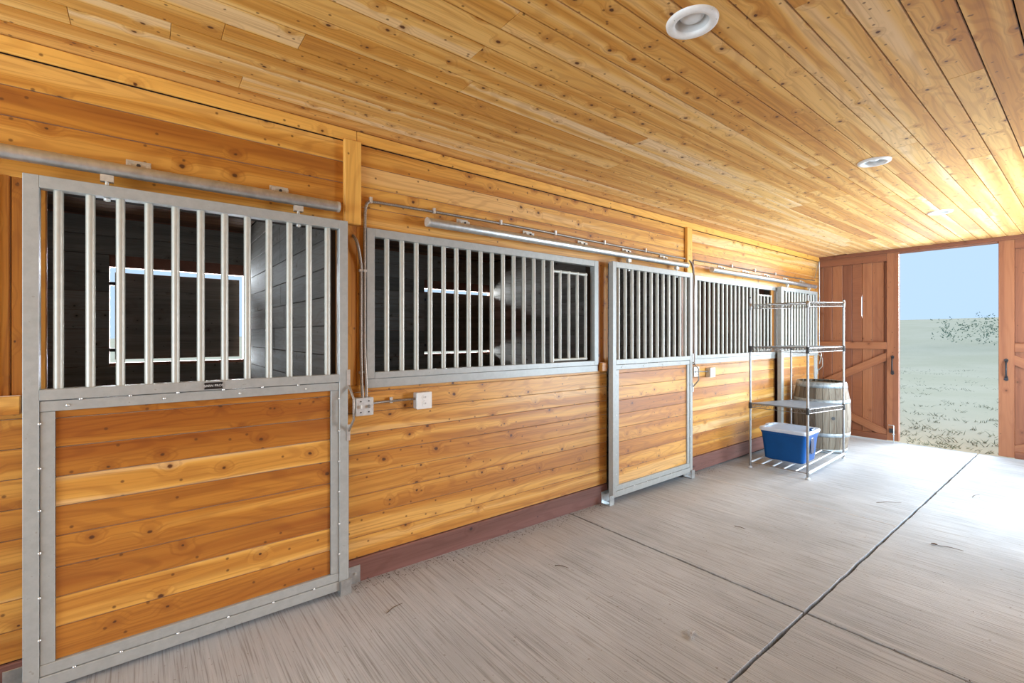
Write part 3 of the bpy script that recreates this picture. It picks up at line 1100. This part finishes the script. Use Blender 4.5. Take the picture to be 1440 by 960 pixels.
def shelf(z, zback, liner, dense, nm='shelf'):
    t_ = (zback - z) / RY
    m = MB()
    zz = lambda y: z + t_ * y
    cs = [(0, 0), (RX, 0), (RX, RY), (0, RY)]
    for (a, b) in zip(cs, cs[1:] + cs[:1]):
        for dz in (0, -.045):
            m.tube([(a[0], a[1], zz(a[1]) + dz), (b[0], b[1], zz(b[1]) + dz)], .0035, 6)
        L = math.hypot(b[0] - a[0], b[1] - a[1])
        k = int(L / .05)
        pts = []
        for i in range(k * 2 + 1):
            u = i / (2 * k)
            x, y = a[0] + (b[0] - a[0]) * u, a[1] + (b[1] - a[1]) * u
            pts.append((x, y, zz(y) + (0 if i % 2 else -.045)))
        m.tube(pts, .0024, 5)
    s = m.build(nm, 'chrome', rk)
    for x, y in cs:
        MB().lathe([(.0145, -.055), (.019, -.05), (.0165, .012), (.0135, .014)], 12, (x, y, zz(y))).build('collar', 'dark_slot' if liner else 'chrome', s)
    w_ = MB()
    n_ = 46
    for i in range(1, n_):
        y = RY * i / n_
        w_.tube([(0, y, zz(y) + .004), (RX, y, zz(y) + .004)], .0021, 5)
    for x in (RX * .33, RX * .67):
        w_.tube([(x, 0, zz(0) - .003), (x, RY, zz(RY) - .003)], .003, 5)
    wd = w_.build('wire_deck', 'wire_dull', s)
    wd['kind'] = 'stuff'
    if liner:
        m2 = MB()
        m2.add([(.012, .01, zz(0) + .0065), (RX - .012, .01, zz(0) + .0065), (RX - .012, RY - .01, zz(RY) + .0065), (.012, RY - .01, zz(RY) + .0065),
                (.012, .01, zz(0) + .009), (RX - .012, .01, zz(0) + .009), (RX - .012, RY - .01, zz(RY) + .009), (.012, RY - .01, zz(RY) + .009)],
               [(0, 3, 2, 1), (4, 5, 6, 7), (0, 1, 5, 4), (1, 2, 6, 5), (2, 3, 7, 6), (3, 0, 4, 7)])
        m2.build('shelf_liner', 'shelf_liner', s)
    return s


zb_ = -fz(5.38)
shelf(1.795 + zb_, 1.845 + zb_, False, True)
shelf(1.315 + zb_, 1.31 + zb_, True, True)
shelf(.680 + zb_, .605 + zb_, True, True)
# low tubular base shelf
bs = MB()
zf = .062
bs.tube([(0, 0, zf), (RX, 0, zf)], .006, 8).tube([(0, RY, zf), (RX, RY, zf)], .006, 8)
bs = bs.build('base_frame', 'chrome', rk)
for x, r_ in ((0, .010), (RX, .017)):
    MB().tube([(x, 0, zf), (x, RY, zf)], r_, 12).build('side_tube', 'white_tube', bs)
for x in (.115, .23, .345, .46):
    MB().tube([(x, 0, zf), (x, RY, zf)], .009, 10).build('rung', 'white_tube', bs)

# ------------------------------------------------------------------ storage bin
bn = thing('storage_bin', 'blue plastic storage bin with pale lid on the bottom of the rack', 'bin', (.515, 5.845, fz(5.38) + zf + .0115), math.radians(1.5))


def rrect(hx, hy, r, n=4):
    out = []
    for cx, cy, a0 in ((hx - r, hy - r, 0), (-hx + r, hy - r, 90), (-hx + r, -hy + r, 180), (hx - r, -hy + r, 270)):
        for k in range(n + 1):
            t = math.radians(a0 + 90 * k / n)
            out.append((cx + r * math.cos(t), cy + r * math.sin(t)))
    return out


def loft(rings, cap0=True, cap1=True):
    m = MB()
    n = len(rings[0])
    vs = [p for r in rings for p in r]
    fs = []
    for i in range(len(rings) - 1):
        for k in range(n):
            a, b = i * n + k, i * n + (k + 1) % n
            fs.append((a, b, b + n, a + n))
    if cap0:
        fs.append(tuple(reversed(range(n))))
    if cap1:
        fs.append(tuple(range((len(rings) - 1) * n, len(rings) * n)))
    return m.add(vs, fs)


def ring(hx, hy, r, z):
    return [(x, y, z) for x, y in rrect(hx, hy, r)]


loft([ring(.185, .165, .03, 0.0), ring(.205, .185, .04, .012), ring(.235, .205, .04, .30), ring(.242, .212, .04, .302), ring(.242, .212, .04, .335)]).build('tub', 'bin_blue', bn)
ld = loft([ring(.250, .220, .045, .325), ring(.256, .226, .045, .345), ring(.250, .220, .045, .362), ring(.215, .185, .04, .362), ring(.205, .175, .04, .352)]).build('lid', 'lid_grey', bn)
for s in (-1, 1):
    MB().box(.222 * s - .022, .222 * s + .022, -.055, .055, .358, .378).build('clamp_handle', 'lid_grey' if s < 0 else 'bin_blue', ld, .006)
loft([[(.2315 + .0 + q[2] * 0, q[0], .19 + q[1]) for q in ring(.05, .09, .03, 0)], [(.2365, q[0], .19 + q[1]) for q in ring(.045, .085, .03, 0)]]).build('end_recess', 'bin_dark', bn)

# ------------------------------------------------------------------ barrel
BXY = (.435, 7.07)
br = thing('barrel', 'weathered oak wine barrel with grey hoops behind the wire rack', 'barrel', (BXY[0], BXY[1], fz(7.1)))
BH = .905


def brad(z):
    u = (z / BH - .5) * 2
    return .272 + .053 * (1 - u * u)


NS = 26
for k in range(NS):
    a0, a1 = 2 * math.pi * k / NS + .006, 2 * math.pi * (k + 1) / NS - .006
    vs, fs = [], []
    nz, na = 12, 3
    for i in range(nz + 1):
        z = BH * i / nz
        r = brad(z)
        for (rr_, e) in ((r, 0), (r - .025, 1)):
            for j in range(na + 1):
                t = a0 + (a1 - a0) * j / na
                vs.append((rr_ * math.cos(t), rr_ * math.sin(t), z))
    row = 2 * (na + 1)
    for i in range(nz):
        for j in range(na):
            fs.append((i * row + j, i * row + j + 1, (i + 1) * row + j + 1, (i + 1) * row + j))
        for j in (0, na):
            fs.append((i * row + j, (i + 1) * row + j, (i + 1) * row + na + 1 + j, i * row + na + 1 + j))
    for j in range(na):
        b = nz * row
        fs.append((b + j, b + j + 1, b + na + 1 + j + 1, b + na + 1 + j))
    # store upright stave so its grain runs along local X
    vs = [(z, x, y) for x, y, z in vs]
    m = MB().add(vs, fs, False)
    o = obj('stave', m.mesh('stave'), 'oak_stave', br, M=Matrix(((0, 1, 0, 0), (0, 0, 1, 0), (1, 0, 0, 0), (0, 0, 0, 1))))
    o['tone'] = random.random()
hdm = MB().tube([(0, 0, BH - .05), (0, 0, BH - .03)], .258, 40).build('barrel_head', 'oak_stave', br)
hdm['tone'] = .4
for z0, z1 in ((.0, .055), (.215, .265), (.64, .69), (.835, BH + .002)):
    pr = [(brad(z0) + .001, z0), (brad(z0) + .005, z0), (brad((z0 + z1) / 2) + .005, (z0 + z1) / 2), (brad(z1) + .005, z1), (brad(z1) + .001, z1)]
    MB().lathe(pr, 52, closed=True).build('hoop', 'hoop_steel', br)
ang = math.atan2(6.8 - BXY[1], .698 - BXY[0]) - .05
zb2 = .46
r0 = brad(zb2)
MB().tube([((r0 - .02) * math.cos(ang), (r0 - .02) * math.sin(ang), zb2), ((r0 + .0015) * math.cos(ang), (r0 + .0015) * math.sin(ang), zb2)], .022, 16).build('bung_hole', 'dark_slot', br)

# ------------------------------------------------------------------ outdoors
gm = MB()
NX = 40


def hz_(x, y):
    d = max(0.0, y - 30)
    return -.13 + .0 * d + 4.0 * max(0, math.sin(min(1, d / 120) * math.pi / 2)) * (1 + .35 * math.sin(x * .02 + 1.2))


vs, fs = [], []
XS = [-260 + 520 * i / NX for i in range(NX + 1)]
YS = [-60, -20, -4, 0, 4, 8.43, 10, 14, 20, 30, 40, 55, 75, 100, 140, 200, 300]
for y in YS:
    for x in XS:
        vs.append((x, y, hz_(x, y) - (.15 if y < 8.42 else 0)))
for j in range(len(YS) - 1):
    for i in range(NX):
        a = j * (NX + 1) + i
        fs.append((a, a + 1, a + NX + 2, a + NX + 1))
tag(gm.add(vs, fs, True).build('ground', 'meadow'), 'pale green meadow beyond the far door', 'ground', kind='structure')
# tufts of grass
tf = MB()
rr = random.Random(3)
for i in range(190):
    y = 8.8 + 20 * rr.random() ** 2.2
    x = 2.74 + (y / 8.3) * rr.uniform(-2.0, -.5)
    n = rr.randint(3, 7)
    w_ = .02 * (y / 9)
    for k in range(n):
        a = rr.uniform(0, 6.28)
        h = rr.uniform(.02, .07)
        dx, dy = math.cos(a) * h * 1.6, math.sin(a) * h * 1.6
        px, py = x + rr.gauss(0, .05 * y / 9), y + rr.gauss(0, .03)
        z = hz_(px, py)
        tf.add([(px - .008, py, z - .01), (px + .008, py, z - .01), (px + dx, py + dy, z + h)], [(0, 1, 2)])
tag(tf.build('grass_tufts', 'tuft'), 'sparse dark grass tufts dotted over the pale meadow', 'grass', kind='stuff')
# a far tree with thin pale foliage
tree = thing('tree', 'faint sparse leafed tree far beyond the open doorway', 'tree', (1.6, 44, -.13))
tx = MB().tube([(0, 0, -.1), (.1, 0, .8), (.25, .1, 1.6)], [.16, .12, .08], 8)
for a_ in range(5):
    t = a_ * 1.3
    tx.tube([(.1, 0, .9), (.1 + math.cos(t) * .8, math.sin(t) * .6, 1.6), (.1 + math.cos(t) * 1.8, math.sin(t) * 1.2, 2.0)], [.06, .04, .02], 6)
tx.build('trunk', 'bark_pale', tree)
lv = MB()
for i in range(260):
    a_, u = rr.uniform(0, 6.28), rr.random() ** .5
    cx, cy = -3.2 + 3.1 * u * math.cos(a_), 2.0 * u * math.sin(a_)
    cz = 1.95 + rr.uniform(-1.2, 1.15) * (1.15 - u * .5)
    for k in range(4):
        p = Vector((cx + rr.gauss(0, .1), cy + rr.gauss(0, .1), cz + rr.gauss(0, .06)))
        u1 = Vector((rr.gauss(0, 1), rr.gauss(0, 1), rr.gauss(0, 1))).normalized() * .07
        u2 = Vector((rr.gauss(0, 1), rr.gauss(0, 1), rr.gauss(0, 1))).normalized() * .04
        lv.add([p - u1, p + u2, p + u1, p - u2], [(0, 1, 2, 3)])
fo_ = lv.build('foliage', 'leaf_pale', tree)
fo_['kind'] = 'stuff'

# ------------------------------------------------------------------ litter on the slab
db = MB()
rr = random.Random(11)


def flake(m, x, y, s):
    a = rr.uniform(0, 6.28)
    e = rr.uniform(.3, 1)
    z = fz(y)
    c_, s_ = math.cos(a) * s, math.sin(a) * s
    m.add([(x - c_, y - s_, z + .0008), (x + s_ * e * .5, y - c_ * e * .5, z + .002), (x + c_, y + s_, z + .001 + s * .3), (x - s_ * e * .5, y + c_ * e * .5, z + .0015)], [(0, 1, 2, 3)])


for i in range(900):
    seg = rr.choice(((.95, 3.15), (.95, 3.15), (.95, 3.15), (4.6, 5.3)))
    y = rr.uniform(*seg)
    flake(db, .025 + abs(rr.gauss(0, .06)), y, rr.uniform(.003, .009))
for i in range(420):
    y = rr.uniform(.6, 8.2)
    flake(db, rr.uniform(.2 if y < 5.2 else 1.0, 3.4), y, rr.uniform(.001, .006))
for i in range(260):
    if rr.random() < .6:
        flake(db, JX + rr.gauss(0, .012), rr.uniform(1.2, 8.2), rr.uniform(.002, .007))
    else:
        flake(db, rr.uniform(0, 3.3), JY + rr.gauss(0, .01), rr.uniform(.002, .007))
tag(db.build('floor_litter', 'straw'), 'scattered straw and dirt crumbs along the joints and baseboard', 'litter', kind='stuff')


def twig(x, y, L, a, lab, leaf=False):
    t = thing('dry_leaf' if leaf else 'twig', lab, 'leaf' if leaf else 'twig', (x, y, fz(y)), a)
    MB().tube([(-L / 2, 0, .003), (0, L * .08, .005), (L / 2, -.01 * L, .003)], [.002, .0022, .001], 5).build('stem', 'dry_leaf', t)
    if leaf:
        vs = [(-L / 2, 0, .003)] + [(-L / 2 - .02 + .02 * math.cos(q), .012 * math.sin(q), .004 + .006 * abs(math.sin(q))) for q in [k * math.pi / 4 for k in range(8)]]
        MB().add(vs, [(0, 1 + k, 1 + (k + 1) % 8) for k in range(8)]).build('blade', 'dry_leaf', t)


twig(2.092, 4.425, .13, .2, 'curled dry leaf with stem on the right slab', True)
twig(1.57, 5.215, .22, .9, 'thin dry twig on the left slab before the rack')
twig(.622, 2.078, .09, .5, 'short brown twig near the middle grille wall')
twig(2.02, 6.1, .16, 1.4, 'bent dry twig on the far right slab')
twig(.40, 1.05, .11, 1.9, 'thin dry stem on the slab near the near door guide')
twig(1.02, 3.6, .08, .1, 'small dry stem on the slab before the middle stall door')
cwb = thing('cobweb_tuft', 'small pale fluff of cobweb on the near left slab', 'fluff', (1.496, 2.104, fz(2.1)))
m = MB()
for i in range(26):
    a = rr.uniform(0, 6.28)
    L = rr.uniform(.015, .05)
    m.tube([(0, 0, .003), (math.cos(a) * L * .6, math.sin(a) * L * .6, .012), (math.cos(a) * L, math.sin(a) * L, .003)], .0012, 4)
m.build('fluff', 'cobweb', cwb)
